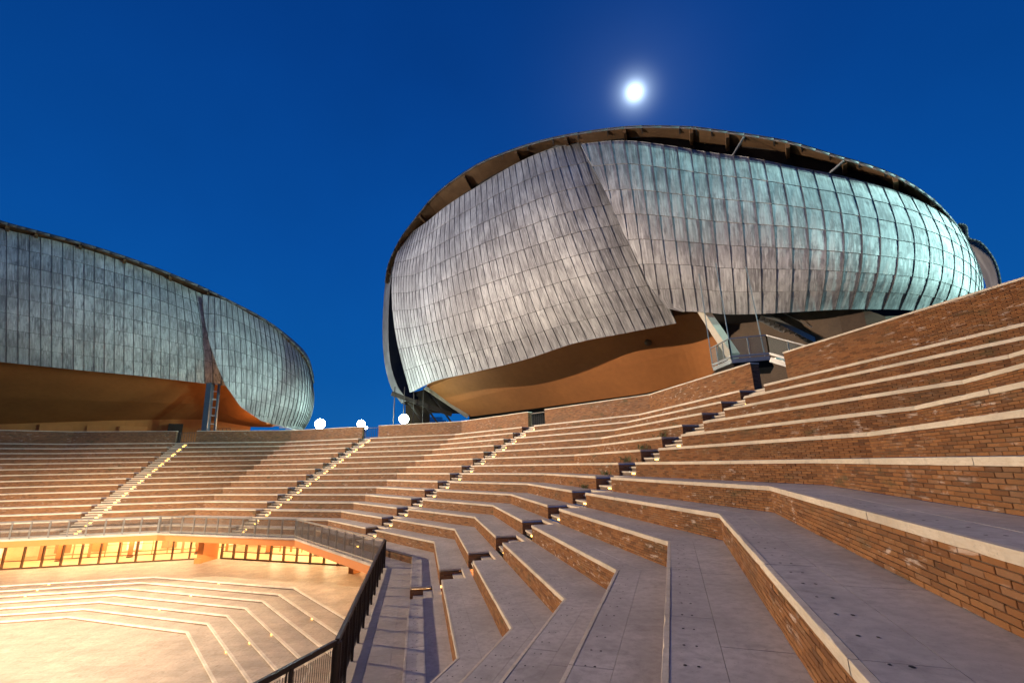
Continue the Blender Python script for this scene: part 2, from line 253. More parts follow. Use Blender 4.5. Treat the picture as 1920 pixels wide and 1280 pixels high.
# ------------------------------------------------------------------ mesh helpers
class MB:
    def __init__(s): s.v = []; s.f = []; s.uv = []; s.rnd = []; s.r = 0.
    def face(s, pts, uvs=None):
        i = len(s.v); s.v += [tuple(p) for p in pts]; s.f.append(tuple(range(i, i + len(pts))))
        s.uv += uvs if uvs else [(0, 0)] * len(pts); s.rnd += [s.r] * len(pts)
    def hexa(s, b, t):                                           # bottom four and top four points, counter-clockwise
        i = len(s.v); s.v += [tuple(p) for p in b] + [tuple(p) for p in t]; s.rnd += [s.r] * 8
        for q in ((3, 2, 1, 0), (4, 5, 6, 7), (0, 1, 5, 4), (1, 2, 6, 5), (2, 3, 7, 6), (3, 0, 4, 7)):
            s.f.append(tuple(i + a for a in q)); s.uv += [(0, 0)] * 4
    def box(s, c, sx, sy, sz, rz=0.):
        ca, sa = math.cos(rz), math.sin(rz); P = []
        for z in (-sz / 2, sz / 2):
            for x, y in ((-1, -1), (1, -1), (1, 1), (-1, 1)):
                a, b = x * sx / 2, y * sy / 2; P.append((c[0] + a * ca - b * sa, c[1] + a * sa + b * ca, c[2] + z))
        s.hexa(P[:4], P[4:])
    def bar(s, a, b, wd, ht=None, n=4):
        a, b = V(a), V(b); d = (b - a).normalized(); up = V((0, 0, 1)) if abs(d.z) < .95 else V((1, 0, 0))
        x = d.cross(up).normalized(); y = x.cross(d); ht = ht or wd
        if n == 4: ring = [(-1, -1), (1, -1), (1, 1), (-1, 1)]; ring = [(p * wd / 2, q * ht / 2) for p, q in ring]
        else: ring = [(math.cos(2 * math.pi * i / n) * wd / 2, math.sin(2 * math.pi * i / n) * ht / 2) for i in range(n)]
        i = len(s.v)
        for e in (a, b): s.v += [tuple(e + x * p + y * q) for p, q in ring]; s.rnd += [s.r] * n
        for k in range(n): s.f.append((i + k, i + (k + 1) % n, i + n + (k + 1) % n, i + n + k)); s.uv += [(0, 0)] * 4
        s.f.append(tuple(i + k for k in range(n))[::-1]); s.uv += [(0, 0)] * n
        s.f.append(tuple(i + n + k for k in range(n))); s.uv += [(0, 0)] * n
    def mesh(s, name, mat, smooth=False):
        me = bpy.data.meshes.new(name); me.from_pydata(s.v, [], s.f); me.materials.append(mat)
        ul = me.uv_layers.new(name='UVMap'); ul.data.foreach_set('uv', [c for q in s.uv for c in q])
        if any(s.rnd): a = me.attributes.new('rnd', 'FLOAT', 'POINT'); a.data.foreach_set('value', s.rnd)
        if smooth: me.polygons.foreach_set('use_smooth', [True] * len(me.polygons))
        return me
    def build(s, name, mat, parent=None, smooth=False, kind=None, label=None):
        o = bpy.data.objects.new(name, s.mesh(name, mat, smooth)); COL.objects.link(o)
        if parent: o.parent = parent
        if kind: o['kind'] = kind
        if label: o['label'] = label
        return o
def tag(o, label, cat, group=None):
    o['label'] = label; o['category'] = cat
    if group: o['group'] = group
    return o
def thing(name, label, cat, group=None):
    o = bpy.data.objects.new(name, None); COL.objects.link(o); o.empty_display_size = .2; return tag(o, label, cat, group)
def inst(name, me, parent, loc, rz=0., sc=None):
    o = bpy.data.objects.new(name, me); COL.objects.link(o); o.parent = parent; o.location = loc; o.rotation_euler = (0, 0, rz)
    if sc: o.scale = sc
    return o
# ------------------------------------------------------------------ plan of the amphitheatre: a regular twelve-sided bowl
ST = math.pi / 6; THA = -.0613; TH = math.tan(ST / 2); CH = math.cos(ST / 2)
def ap(k): return (28.2 + 1.0391 * k) * CH
def zk(k): return .5 * k
def fang(i): return THA + ST * (i + .5)
def P(i, a, t, z): an = fang(i); return V((a * math.cos(an) - t * math.sin(an), a * math.sin(an) + t * math.cos(an), z))
FAC = range(-2, 6); STAIRS = (0, 1, 2, 3, 4); KS = range(-2, 13); NW = .75; ND = .8
WALKZ = -1.4; RISE = .085
def spans(i, notch=True):                                        # stretches of a facet between mitres and the stair notch; None means the mitre
    if i in STAIRS and notch: return [(None, -NW), (NW, None)]
    return [(None, None)]
def quadstrip(i, a0, a1, t0, t1):
    return [(a0, -a0 * TH if t0 is None else t0), (a0, a0 * TH if t1 is None else t1), (a1, a1 * TH if t1 is None else t1), (a1, -a1 * TH if t0 is None else t0)]
def slab(mb, i, a0, a1, t0, t1, z0, z1):
    q = quadstrip(i, a0, a1, t0, t1)
    b = [P(i, a, t, z0) for a, t in q]; tt = [P(i, a, t, z1) for a, t in q]
    mb.hexa([b[0], b[3], b[2], b[1]], [tt[0], tt[3], tt[2], tt[1]])
def worn_edge(mb, i, a0, a1, t0, t1, z0, z1, step=.16):      # stone edge with uneven, chipped arrises
    lo0 = -a0 * TH if t0 is None else t0; hi0 = a0 * TH if t1 is None else t1; lo1 = -a1 * TH if t0 is None else t0; hi1 = a1 * TH if t1 is None else t1
    n = max(2, int((hi0 - lo0) / step)); R4 = []
    for j in range(n + 1):
        x = j / n; jt = random.uniform(-.3, .3) / n if 0 < j < n else 0; x += jt
        tf, tb = lo0 + (hi0 - lo0) * x, lo1 + (hi1 - lo1) * x
        chip = random.uniform(.006, .016) if random.random() < .10 else 0.; e = random.uniform(.001, .004) + chip; e2 = random.uniform(.001, .004) + (random.uniform(.004, .012) if random.random() < .07 else 0)
        R4.append([P(i, a1, tb, z1), P(i, a0 + e + .001, tf, z1), P(i, a0, tf, z1 - e), P(i, a0 + random.uniform(0, .002), tf, z0 + e2), P(i, a0 + e2 + .001, tf, z0), P(i, a1, tb, z0)])
    for p, q in zip(R4, R4[1:]):
        for k_ in range(5): mb.face([p[k_], q[k_], q[k_ + 1], p[k_ + 1]][::-1])
    mb.face(R4[0]); mb.face(R4[-1][::-1])
def cuts(i, a, t0, t1, step, off=0.):                            # split a stretch into slabs of about `step` metres
    lo = -a * TH if t0 is None else t0; hi = a * TH if t1 is None else t1
    n = max(1, round((hi - lo) / step)); out = []
    for j in range(n):
        x0 = lo + (hi - lo) * j / n; x1 = lo + (hi - lo) * (j + 1) / n
        out.append((t0 if j == 0 else x0 + .004, t1 if j == n - 1 else x1 - .004))
    return out
def vface(mb, i, a, t0, t1, z0, z1, a2=None):                    # upright face with uv in metres
    q0 = P(i, a, t0, z0); q1 = P(i, a if a2 is None else a2, t1, z0); ln = (q1 - q0).length
    uo = t0 + 40 * i
    mb.face([q1, q0, V((q0.x, q0.y, z1)), V((q1.x, q1.y, z1))], [(uo + ln, z0), (uo, z0), (uo, z1), (uo + ln, z1)])
# brick mesh shared by all single bricks: worn box, long axis = local y, face towards -x
def brick_mesh():
    mb = MB(); l, h, d, c = .242, .0445, .05, .004
    i = 0
    pts = []
    for x, e in ((0, c), (c, 0), (d, 0)):
        pts.append([(x, -l / 2 + e, -h / 2 + e), (x, l / 2 - e, -h / 2 + e), (x, l / 2 - e, h / 2 - e), (x, -l / 2 + e, h / 2 - e)])
    for ring in pts: mb.v += ring
    mb.f.append((3, 2, 1, 0)); mb.uv += [(0, 0)] * 4
    for r in range(2):
        for k in range(4): mb.f.append((r * 4 + k, r * 4 + (k + 1) % 4, r * 4 + 4 + (k + 1) % 4, r * 4 + 4 + k)); mb.uv += [(0, 0)] * 4
    mb.rnd = [0] * 12
    return mb.mesh('brick', M['brick'])
BRICK = brick_mesh()
CH_ = .0515
def lay_bricks(parent, facets, a, z0, z1, stretches, limit=300):
    """bricks proud of the mortar wall: the 300 that show largest are objects, the others one joined part"""
    cand = []; rest = MB()
    for i in facets:
        for t0, t1 in stretches(i, a):
            nrow = int((z1 - z0 + .004) / CH_)
            hh = (z1 - z0) / nrow
            for r in range(nrow):
                zc = z0 + (r + .5) * hh; x = t0 + .004 + (.125 if r % 2 else 0)
                if r % 2: cand.append((i, t0 + .062, .112, zc, hh))
                while x < t1 - .03:
                    ln = min(.242, t1 - .004 - x); cand.append((i, x + ln / 2, ln, zc, hh)); x += .25
    keep = []
    for c in cand:
        i, t, ln, zc, hh = c; p = P(i, a, t, zc); q = project(p)
        if q is None: continue
        e = project(P(i, a, t + ln / 2, zc)); s = project(P(i, a, t - ln / 2, zc))
        if e is None or s is None: continue
        if not (-300 < q[0] < 2250 and -200 < q[1] < 1500): continue
        wpx = abs(e[0] - s[0]); keep.append((wpx, c, q))
    keep.sort(key=lambda x: -x[0] * 1000 / x[2][2] if False else -x[0] / max(x[2][2], 1))
    n = 0
    for wpx, (i, t, ln, zc, hh), q in keep:
        dz = random.uniform(-.0015, .0015); da = random.uniform(-.002, .0015)
        if n < limit and wpx >= 10 and -40 < q[0] < 1960 and -40 < q[1] < 1320:
            inst('brick', BRICK, parent, P(i, a - .015 + da, t, zc + dz), fang(i), (1, ln / .242 * random.uniform(.985, 1.0), 1)); n += 1
        else:
            rest.r = random.uniform(.01, 1); aa = a - .015 + da; h2 = hh * .5 - .0035
            b = [P(i, aa, t - ln / 2, zc - h2), P(i, aa, t + ln / 2, zc - h2), P(i, aa, t + ln / 2, zc + h2), P(i, aa, t - ln / 2, zc + h2)]
            bk = [P(i, a + .02, t - ln / 2, zc - h2), P(i, a + .02, t + ln / 2, zc - h2), P(i, a + .02, t + ln / 2, zc + h2), P(i, a + .02, t - ln / 2, zc + h2)]
            rest.face([b[3], b[2], b[1], b[0]])
            for k_ in range(4): rest.face([b[k_], b[(k_ + 1) % 4], bk[(k_ + 1) % 4], bk[k_]])
    if rest.f: rest.build('brick_courses', M['brickj'], parent, kind='stuff')
NEAR = (-1, 0)                                                   # facets where single slabs can be told apart
ORD = ['', 'first', 'second', 'third', 'fourth', 'fifth', 'sixth', 'seventh', 'eighth', 'ninth', 'tenth', 'eleventh', 'twelfth', 'thirteenth', 'fourteenth', 'fifteenth']
# ------------------------------------------------------------------ ground, arena, walkway
def ring(mb, a0, a1, z, facets=range(12), z1=None):
    for i in facets:
        mb.face([P(i, a0, -a0 * TH, z), P(i, a1, -a1 * TH, z if z1 is None else z1), P(i, a1, a1 * TH, z if z1 is None else z1), P(i, a0, a0 * TH, z)])
g = MB(); ring(g, ap(13) + .3, 60, 5.95, FAC); ring(g, 60, 4000, 5.95)
for i in range(6, 10): g.face([P(i, 30, -30 * TH, 5.95), P(i, 60, -60 * TH, 5.95), P(i, 60, 60 * TH, 5.95), P(i, 30, 30 * TH, 5.95)])
g.build('ground', M['ground'], kind='structure')
SR = [25.05 - 1.0 * j for j in range(7)]; SZ = [-4.40 - .145 * j for j in range(8)]
fl = MB(); ring(fl, SR[0] * CH + .07, 30.6, SZ[0]); fl.build('arena_floor', M['arena'], kind='structure')
st = thing('stage_steps', 'seven wide pale steps descending in a polygon to the stage floor', 'steps')
for j in range(7):
    a = SR[j] * CH
    m = MB()
    for i in range(12): slab(m, i, a - .03, a + .09, None, None, SZ[j] - .07, SZ[j] + .003)
    m.build('nosing', M['stepnose'], st)
    m = MB()
    for i in range(12): slab(m, i, a + .02, a + .06, None, None, SZ[j] - .145, SZ[j] - .07)
    m.build('riser', M['riserstone'], st)
    if j < 6:
        m = MB(); ring(m, SR[j + 1] * CH + .085, a + .03, SZ[j + 1]); m.build('tread', M['arena'], st)
    else:
        m = MB(); ring(m, .01, a + .03, SZ[7]); m.build('stage_floor', M['arena'], None, kind='structure')
for i, js in ((3, (0, 1, 2, 4)), (2, (0, 2, 4)), (1, (1, 3, 4, 5))):
    for j in js:
        m = MB(); a = SR[j] * CH + .005; an = fang(i)
        m.box(P(i, a, 0, SZ[j] - .10), .05, .10, .04, an); m.build('step_light', M['steplight'], st)
wk = thing('walkway', 'pale stone walkway in front of the seating behind the railing', 'walkway')
AR = 24.8 * CH
for i in FAC:
    for n_, (b0, b1) in enumerate(((AR - .06, AR + .40), (AR + .404, AR + .95), (AR + .954, ap(-2) + .06))):
        for (t0, t1) in cuts(i, b0, None, None, 1.3):
            if i in NEAR + (1,):
                m = MB(); slab(m, i, b0, b1, t0, t1, WALKZ - .06, WALKZ); m.build('paving_slab', M['walk'], wk)
    if i not in NEAR + (1,):
        m = MB(); slab(m, i, AR - .06, ap(-2) + .06, None, None, WALKZ - .06, WALKZ); m.build('paving', M['walk'], wk)
m = MB()
for i in FAC: slab(m, i, AR - .02, ap(-2) + .05, None, None, WALKZ - .12, WALKZ - .062)
m.build('slab_edge', M['nosing'], wk)
fa = MB()
for i in FAC: slab(fa, i, AR + .02, AR + .25, None, None, -1.92, WALKZ - .122)
fa.build('fascia', M['fascia'], wk)
# ------------------------------------------------------------------ seating tiers
for k in KS:
    a = ap(k); z = zk(k); zb = zk(k - 1) if k > -2 else WALKZ; an1 = ap(k + 1)
    T = thing('seating_tier', 'curved brick seating tier with pale stone edge, %s row up from the walkway' % ORD[k + 3], 'seating', 'brick seating tiers of the amphitheatre')
    ar = a + .032
    # mortar wall with brick pattern on far facets
    def stretch(i, aa):
        return [(-aa * TH if t0 is None else t0, aa * TH if t1 is None else t1) for t0, t1 in spans(i)]
    for i in FAC:
        for t0, t1 in spans(i):
            lo = -ar * TH if t0 is None else t0; hi = ar * TH if t1 is None else t1
            q = MB(); vface(q, i, ar, lo, hi, zb, z - RISE)
            rw = q.build('riser', M['mortar'] if i in (-1, 0) else M['brickt'], T)
            if i in (-1, 0): lay_bricks(rw, (i,), ar, zb, z - RISE, lambda i_, aa: [(lo, hi)], 300 if i == -1 else 150)
        if i in STAIRS:
            q = MB()
            for s in (-1, 1):
                p0, p1 = P(i, ar, s * NW, zb), P(i, a + ND, s * NW, zb)
                q.face([p0, p1, V((p1.x, p1.y, z - RISE)), V((p0.x, p0.y, z - RISE))], [(0, zb), (ND, zb), (ND, z - RISE), (0, z - RISE)])
            vface(q, i, a + ND, -NW, NW, zb, z - RISE)
            me = q.build('notch_wall', M['brickt'], T)
    # stone edge and paving
    for i in FAC:
        seen = -1 <= i <= 4
        for t0, t1 in spans(i):
            for (c0, c1) in (cuts(i, a, t0, t1, 2.4) if seen else [(t0, t1)]):
                m = MB(); ja, jz = random.uniform(-.004, .004), random.uniform(-.0015, .003); (worn_edge if i in NEAR else slab)(m, i, a + ja, a + .05, c0, c1, z - RISE + abs(jz), z + jz); m.build('edge_slab', M['nosing'], T)
            for (b0, b1) in ((a + .053, a + .46), (a + .464, an1 + .035)):
                for (c0, c1) in (cuts(i, b0, t0, t1, 2.4 if b0 < a + .3 else 2.9) if seen and k < 7 else [(t0, t1)]):
                    m = MB(); slab(m, i, b0, b1, c0, c1, z - .06, z - .002 - random.uniform(0, .002)); m.build('tread_slab', M['tread'], T)
        if i in STAIRS:
            m = MB(); slab(m, i, a + ND + .003, an1 + .035, -NW, NW, z - .06, z - .0025); m.build('landing_slab', M['tread'], T)
            m = MB(); slab(m, i, a + ND - .03, a + ND + .002, -NW, NW, z - RISE, z); m.build('edge_slab', M['nosing'], T)
    # dark seat fixings sunk in the front slab
    if k < 6:
        hb = MB()
        for i in (-1, 0, 1):
            for t0, t1 in spans(i):
                lo = -a * TH + .3 if t0 is None else t0 + .2; hi = a * TH - .3 if t1 is None else t1 - .2
                t = lo
                while t < hi:
                    for da in (.17, .27):
                        aa = a + da + random.uniform(-.005, .005); rr = random.uniform(.012, .020)
                        hb.face([P(i, aa + rr * math.cos(q) * .8, t + rr * math.sin(q), z - .0005) for q in [j * math.pi / 3 for j in range(6)]])
                    t += .42
        hb.build('seat_fixings', M['hole'], T, kind='stuff')
# ------------------------------------------------------------------ stairs
SN = {0: 'nearest staircase, cut through the tiers below the steel landing', 1: 'second lit staircase from the right, below the left half of the large shell', 2: 'lit staircase climbing to the gap beside the floodlights', 3: 'lit staircase at left climbing to the gap by the lattice column', 4: 'staircase beyond the left edge of the seating'}
for i in STAIRS:
    S = thing('staircase', 'pale stone ' + SN[i] if i != 1 and i != 2 and i != 3 else 'pale stone ' + SN[i], 'stairs', 'staircases through the seating')
    an = fang(i)
    for k in KS:
        a = ap(k); zb = zk(k - 1) if k > -2 else WALKZ; h = (zk(k) - zb) / 3
        for j in (0, 1):
            a0 = a + .12 + .34 * j; a1 = a + ND - .003; z = zb + h * (j + 1)
            m = MB(); slab(m, i, a0 + .03, a1, -NW + .003, NW - .003, zb + (h * j if j else 0), z - .055); rb = m.build('step_block', M['brickt'], S)
            m = MB(); slab(m, i, a0, a0 + .37, -NW + .004, NW - .004, z - .054, z); m.build('step', M['nosing'], S)
            m = MB(); m.box(P(i, a0 + .008, -.30, z - .082), .04, .20, .035, an); m.build('step_light', M['steplight'], S)
# ------------------------------------------------------------------ outer brick wall with gaps at the stairs
WZ = 7.32; AW = ap(13); GAP = 1.0
def wallpiece(label, segs):
    T = thing('brick_wall', label, 'wall', 'top walls of the amphitheatre')
    body = MB(); cop = MB(); far = MB(); near = []
    for i, t0, t1 in segs:
        lo = -AW * TH if t0 is None else t0; hi = AW * TH if t1 is None else t1
        vface(body if i in (-1, 0) else far, i, AW, lo, hi, 5.98, WZ - .05)
        q = quadstrip(i, AW, AW + .4, t0, t1)
        far.face([P(i, *q[2], 5.9), P(i, *q[3], 5.9), P(i, *q[3], WZ - .05), P(i, *q[2], WZ - .05)][::-1], [(0, 5.9), (9, 5.9), (9, WZ), (0, WZ)])
        for tt in (t0, t1):
            if tt is not None:
                p0, p1 = P(i, AW, tt, 5.9), P(i, AW + .4, tt, 5.9)
                far.face([p0, p1, p1 + V((0, 0, WZ - 5.95)), p0 + V((0, 0, WZ - 5.95))], [(0, 0), (.4, 0), (.4, 1.4), (0, 1.4)])
        for (c0, c1) in cuts(i, AW, t0, t1, 2.2): slab(cop, i, AW - .04, AW + .44, c0, c1, WZ - .05, WZ + .01)
    far.build('wall_face', M['brickt'], T)
    cop.build('coping', M['nosing'], T)
    if body.f:
        b = body.build('mortar_bed', M['mortar'], T)
        sg = [s for s in segs if s[0] in (-1, 0)]
        def stretch(i, aa): return [(-aa * TH if t0 is None else t0, aa * TH if t1 is None else t1) for ii, t0, t1 in sg if ii == i]
        lay_bricks(b, [s[0] for s in sg], AW, 5.98, WZ - .05, stretch)
wallpiece('tall brick wall rising to the right edge above the highest tier', [(-2, None, None), (-1, None, None), (0, None, -GAP)])
wallpiece('curved brick wall between the dark gap and the steel landing', [(0, GAP, None), (1, None, -GAP)])
wallpiece('brick wall behind the right floodlight, between two stair gaps', [(1, GAP, None), (2, None, -GAP)])
wallpiece('brick wall below the pointed end of the left shell', [(2, GAP, None), (3, None, -GAP)])
wallpiece('brick wall at far left below the orange base of the left shell', [(3, GAP, None), (4, None, -GAP)])
wallpiece('brick wall continuing beyond the left edge', [(4, GAP, None), (5, None, None)])
# gates in the gaps
GN = {1: 'dark steel gate in the wall gap above the second staircase', 2: 'dark steel gate in the wall gap beside the floodlights', 3: 'dark steel gate in the wall gap near the lattice column'}
for i in (1, 2, 3):
    G = thing('steel_gate', GN[i], 'gate', 'gates in the wall gaps')
    for z in (6.15, 7.15):
        m = MB(); m.bar(P(i, AW + .25, -GAP + .01, z), P(i, AW + .25, GAP - .01, z), .05); m.build('rail', M['darksteel'], G)
    for j in range(9):
        t = -GAP + .05 + j * (2 * GAP - .1) / 8; m = MB(); m.bar(P(i, AW + .25, t, 6.0), P(i, AW + .25, t, 7.13), .03); m.build('bar', M['darksteel'], G)
# ------------------------------------------------------------------ railings along the walkway
RN = {-2: 'railing beyond the lower edge of the view', -1: 'dark railing at the bottom left below the thick corner post', 0: 'long dark railing receding along the near walkway', 1: 'grey railing above the end of the glass foyer', 2: 'grey railing above the right glass front', 3: 'grey railing above the left glass front', 4: 'railing at the left edge above the foyer', 5: 'railing beyond the left edge'}
RT = -.24
for i in FAC:
    R_ = thing('railing', RN[i], 'railing', 'mesh railings of the walkway')
    mt = M['darksteel'] if i <= 0 else M['steel']
    L_ = AR * TH - .03
    m = MB(); m.bar(P(i, AR, -L_, RT), P(i, AR, L_, RT), .08, .09); m.build('top_rail', mt, R_)
    m = MB(); m.bar(P(i, AR, -L_, WALKZ + .13), P(i, AR, L_, WALKZ + .13), .05, .08); m.build('bottom_rail', mt, R_)
    for j in range(12):
        t = -L_ + 2 * L_ * j / 11; big = j in (0, 11)
        m = MB(); m.box(P(i, AR + .045, t, (WALKZ + RT) / 2), .09 if big else .06, .06 if big else .05, RT - WALKZ, fang(i)); m.build('post', mt, R_)
        if j < 11:
            t2 = -L_ + 2 * L_ * (j + 1) / 11
            m = MB(); nb = 19
            for q in range(nb):
                tt = t + .07 + (t2 - t - .14) * q / (nb - 1); m.box(P(i, AR - .005, tt, (WALKZ + RT) / 2 + .03), .012, .004, RT - WALKZ - .27, fang(i))
            wires = m
            m = MB(); m.face([P(i, AR - .02, t + .05, WALKZ + .17), P(i, AR - .02, t2 - .05, WALKZ + .17), P(i, AR - .02, t2 - .05, RT - .12), P(i, AR - .02, t + .05, RT - .12)])
            mp = m.build('mesh_panel', M['mesh'], R_); wires.build('mesh_wires', mt, mp, kind='stuff')
            for tt in (t + .045, t2 - .045):
                m = MB(); m.bar(P(i, AR - .005, tt, WALKZ + .15), P(i, AR - .005, tt, RT - .05), .022); m.build('panel_frame', mt, R_)
# ------------------------------------------------------------------ glazed foyer under the seats
AG = 30.55; CZ = -1.93; FZ = SZ[0]
FY = (1, 2, 3, 4)
m = MB(); ring(m, AR + .26, 38.2, CZ, FY); m.build('soffit', M['cream'], kind='structure')
m = MB(); ring(m, 30.6, 38.2, FZ - .002, FY); m.build('foyer_floor', M['foyerfloor'], kind='structure')
GNM = {1: 'glazed foyer front at the right end below the walkway', 2: 'glazed foyer front right of the orange pier', 3: 'glazed foyer front left of the orange pier', 4: 'glazed foyer front at the left edge of the view'}
for i in FY:
    G = thing('glazed_front', GNM[i], 'window wall', 'glass fronts of the foyer')
    Lg = AG * TH - .7; n = 11
    m = MB(); m.bar(P(i, AG, -Lg, FZ + .06), P(i, AG, Lg, FZ + .06), .12, .12); m.build('sill', M['frame'], G)
    m = MB(); m.bar(P(i, AG, -Lg, FZ + .62), P(i, AG, Lg, FZ + .62), .05, .06); m.build('transom', M['frame'], G)
    m = MB(); m.bar(P(i, AG, -Lg, CZ - .08), P(i, AG, Lg, CZ - .08), .12, .15); m.build('head', M['frame'], G)
    for j in range(n + 1):
        t = -Lg + 2 * Lg * j / n; m = MB(); m.box(P(i, AG - .02, t, (FZ + CZ) / 2), .22, .075, CZ - FZ - .02, fang(i)); m.build('mullion', M['frame'], G)
        if j < n:
            t2 = -Lg + 2 * Lg * (j + 1) / n; m = MB(); m.face([P(i, AG + .04, t + .05, FZ + .1), P(i, AG + .04, t2 - .05, FZ + .1), P(i, AG + .04, t2 - .05, CZ - .1), P(i, AG + .04, t + .05, CZ - .1)][::-1]); m.build('pane', M['glass'], G)
    W = thing('foyer_wall', {1: 'cream back wall of the foyer at its right end', 2: 'cream back wall seen through the right glass front', 3: 'cream back wall seen through the left glass front', 4: 'cream back wall of the foyer at the left edge'}[i], 'wall', 'back walls of the foyer')
    m = MB(); vface(m, i, 37.4, -37.4 * TH, 37.4 * TH, FZ, CZ); m.build('wall_face', M['cream'], W)
    for j, t in enumerate((-7.4, -4.4, -1.4, 1.6, 4.6, 7.6)):
        m = MB(); m.box(P(i, 37.33, t, FZ + 1.15), .08, 1.3, 2.0, fang(i)); m.build('door', M['fascia'] if j % 3 == 1 else (M['bronze'] if j % 3 == 2 else M['white']), W)
    m = MB(); m.bar(P(i, 37.3, -9, FZ + 1.0), P(i, 37.3, 9, FZ + 1.0), .06); m.build('handrail', M['frame'], W)
    for j, (aa, t) in enumerate(((33.6, -5.5), (33.6, 0.), (33.6, 5.5))):
        c = thing('foyer_column', ['left', 'middle', 'right'][2 - j] + ' foyer column ' + {1: 'at the right end of the foyer', 2: 'behind the right glass front', 3: 'behind the left glass front', 4: 'at the left edge of the foyer'}[i], 'column', 'columns inside the foyer')
        m = MB(); m.bar(P(i, aa, t, FZ), P(i, aa, t, CZ), .38, .38, 14); m.build('shaft', M['fascia'], c, True)
        m = MB(); m.bar(P(i, aa, t, FZ), P(i, aa, t, FZ + .12), .5, .5, 14); m.build('base', M['frame'], c)
    sc_ = thing('inner_screen', 'slender bronze screen inside the foyer ' + {1: 'at its right end', 2: 'behind the right glass front', 3: 'behind the left glass front', 4: 'at the left edge'}[i], 'screen', 'screens inside the foyer')
    for q in range(13):
        t = -7.6 + q * 15.2 / 12; m = MB(); m.box(P(i, 34.6, t, (FZ + CZ) / 2), .08, .06 if q % 3 else .22, CZ - FZ - .01, fang(i)); m.build('upright', M['bronze'], sc_)
    for zz, hh in ((FZ + .35, .08), (FZ + 1.0, .04), (FZ + 1.25, .04), (FZ + 1.9, .10)):
        m = MB(); m.bar(P(i, 34.6, -7.6, zz), P(i, 34.6, 7.6, zz), .05, hh); m.build('crossbar', M['bronze'], sc_)
    for j, aa in enumerate((32.2, 35.4)):
        lp = thing('foyer_lamp', ('inner' if j else 'outer') + ' row of warm ceiling lamps ' + {1: 'at the right end of the foyer', 2: 'behind the right glass front', 3: 'behind the left glass front', 4: 'at the left edge of the foyer'}[i], 'lamp', 'ceiling lamps of the foyer')
        for q in range(5):
            t = -6.4 + 3.2 * q; m = MB(); m.box(P(i, aa, t, CZ - .06), .5, 1.3, .1, fang(i)); m.build('lamp_panel', M['strip'], lp)
PN = {1: 'orange pier at the right end of the foyer glass', 2: 'orange pier beyond the right glass front', 3: 'orange pier with slatted panel between the two glass fronts', 4: 'orange pier at the left edge'}
for c in (2, 3, 4):
    an = THA + ST * c; pr = thing('foyer_pier', {2: PN[1], 3: PN[3], 4: PN[4]}[c], 'pier', 'orange piers of the foyer')
    e = V((math.cos(an), math.sin(an), 0)); tt = V((-math.sin(an), math.cos(an), 0))
    m = MB(); m.box(e * 30.6 + V((0, 0, (FZ + CZ) / 2)), 1.9, .5, CZ - FZ - .01, an); m.build('pier_body', M['fascia'], pr)
    m = MB(); m.box(e * 29.55 + V((0, 0, FZ + .2)), .25, .56, .4, an); m.build('plinth', M['fascia'], pr)
    for q in range(12):
        m = MB(); m.box(e * 31.0 + tt * .62 + V((0, 0, FZ + .3 + q * .17)), .9, .5, .03, an); m.build('slat', M['white'], pr)
# ------------------------------------------------------------------ shells
def cr(p0, p1, p2, p3, x):
    return .5 * ((2 * p1) + (p2 - p0) * x + (2 * p0 - 5 * p1 + 4 * p2 - p3) * x * x + (3 * p1 - p0 - 3 * p2 + p3) * x * x * x)
def spl(arr, s):
    n = len(arr); s = min(max(s, 0), n - 1); i = min(int(s), n - 2); x = s - i
    g_ = lambda j: arr[j] if 0 <= j < n else (arr[0] * 2 - arr[1] if j < 0 else arr[-1] * 2 - arr[-2])
    return cr(g_(i - 1), g_(i), g_(i + 1), g_(i + 2), x)
class Surf:
    def __init__(s, G): s.G = [[V(p) for p in c] for c in G]; s.n = len(G) - 1
    def pt(s, a, t): return spl([spl(c, t * 4) for c in s.G[max(0, int(a) - 1):int(a) + 4]], a - max(0, int(a) - 1)) if True else None
    def nrm(s, a, t):
        e = .02; return (s.pt(min(a + e, s.n), t) - s.pt(max(a - e, 0), t)).cross(s.pt(a, min(t + e, 1)) - s.pt(a, max(t - e, 0))).normalized()
    def at(s, a, t, off=0.): return s.pt(a, t) + s.nrm(a, t) * off if off else s.pt(a, t)
def arclen_cols(S, width, tm=.5):
    N_ = 240; pts = [S.pt(S.n * j / N_, tm) for j in range(N_ + 1)]; d = [0]
    for j in range(N_): d.append(d[-1] + (pts[j + 1] - pts[j]).length)
    n = round(d[-1] / width); out = []; j = 0
    for q in range(n + 1):
        x = d[-1] * q / n
        while j < N_ - 1 and d[j + 1] < x: j += 1
        out.append(S.n * (j + min(1, (x - d[j]) / max(1e-6, d[j + 1] - d[j]))) / N_)
    out[-1] = S.n; return out
def interp(tab, x):
    for (a, b), (c, d) in zip(tab, tab[1:]):
        if x <= c: return b + (d - b) * (x - a) / (c - a)
    return tab[-1][1]
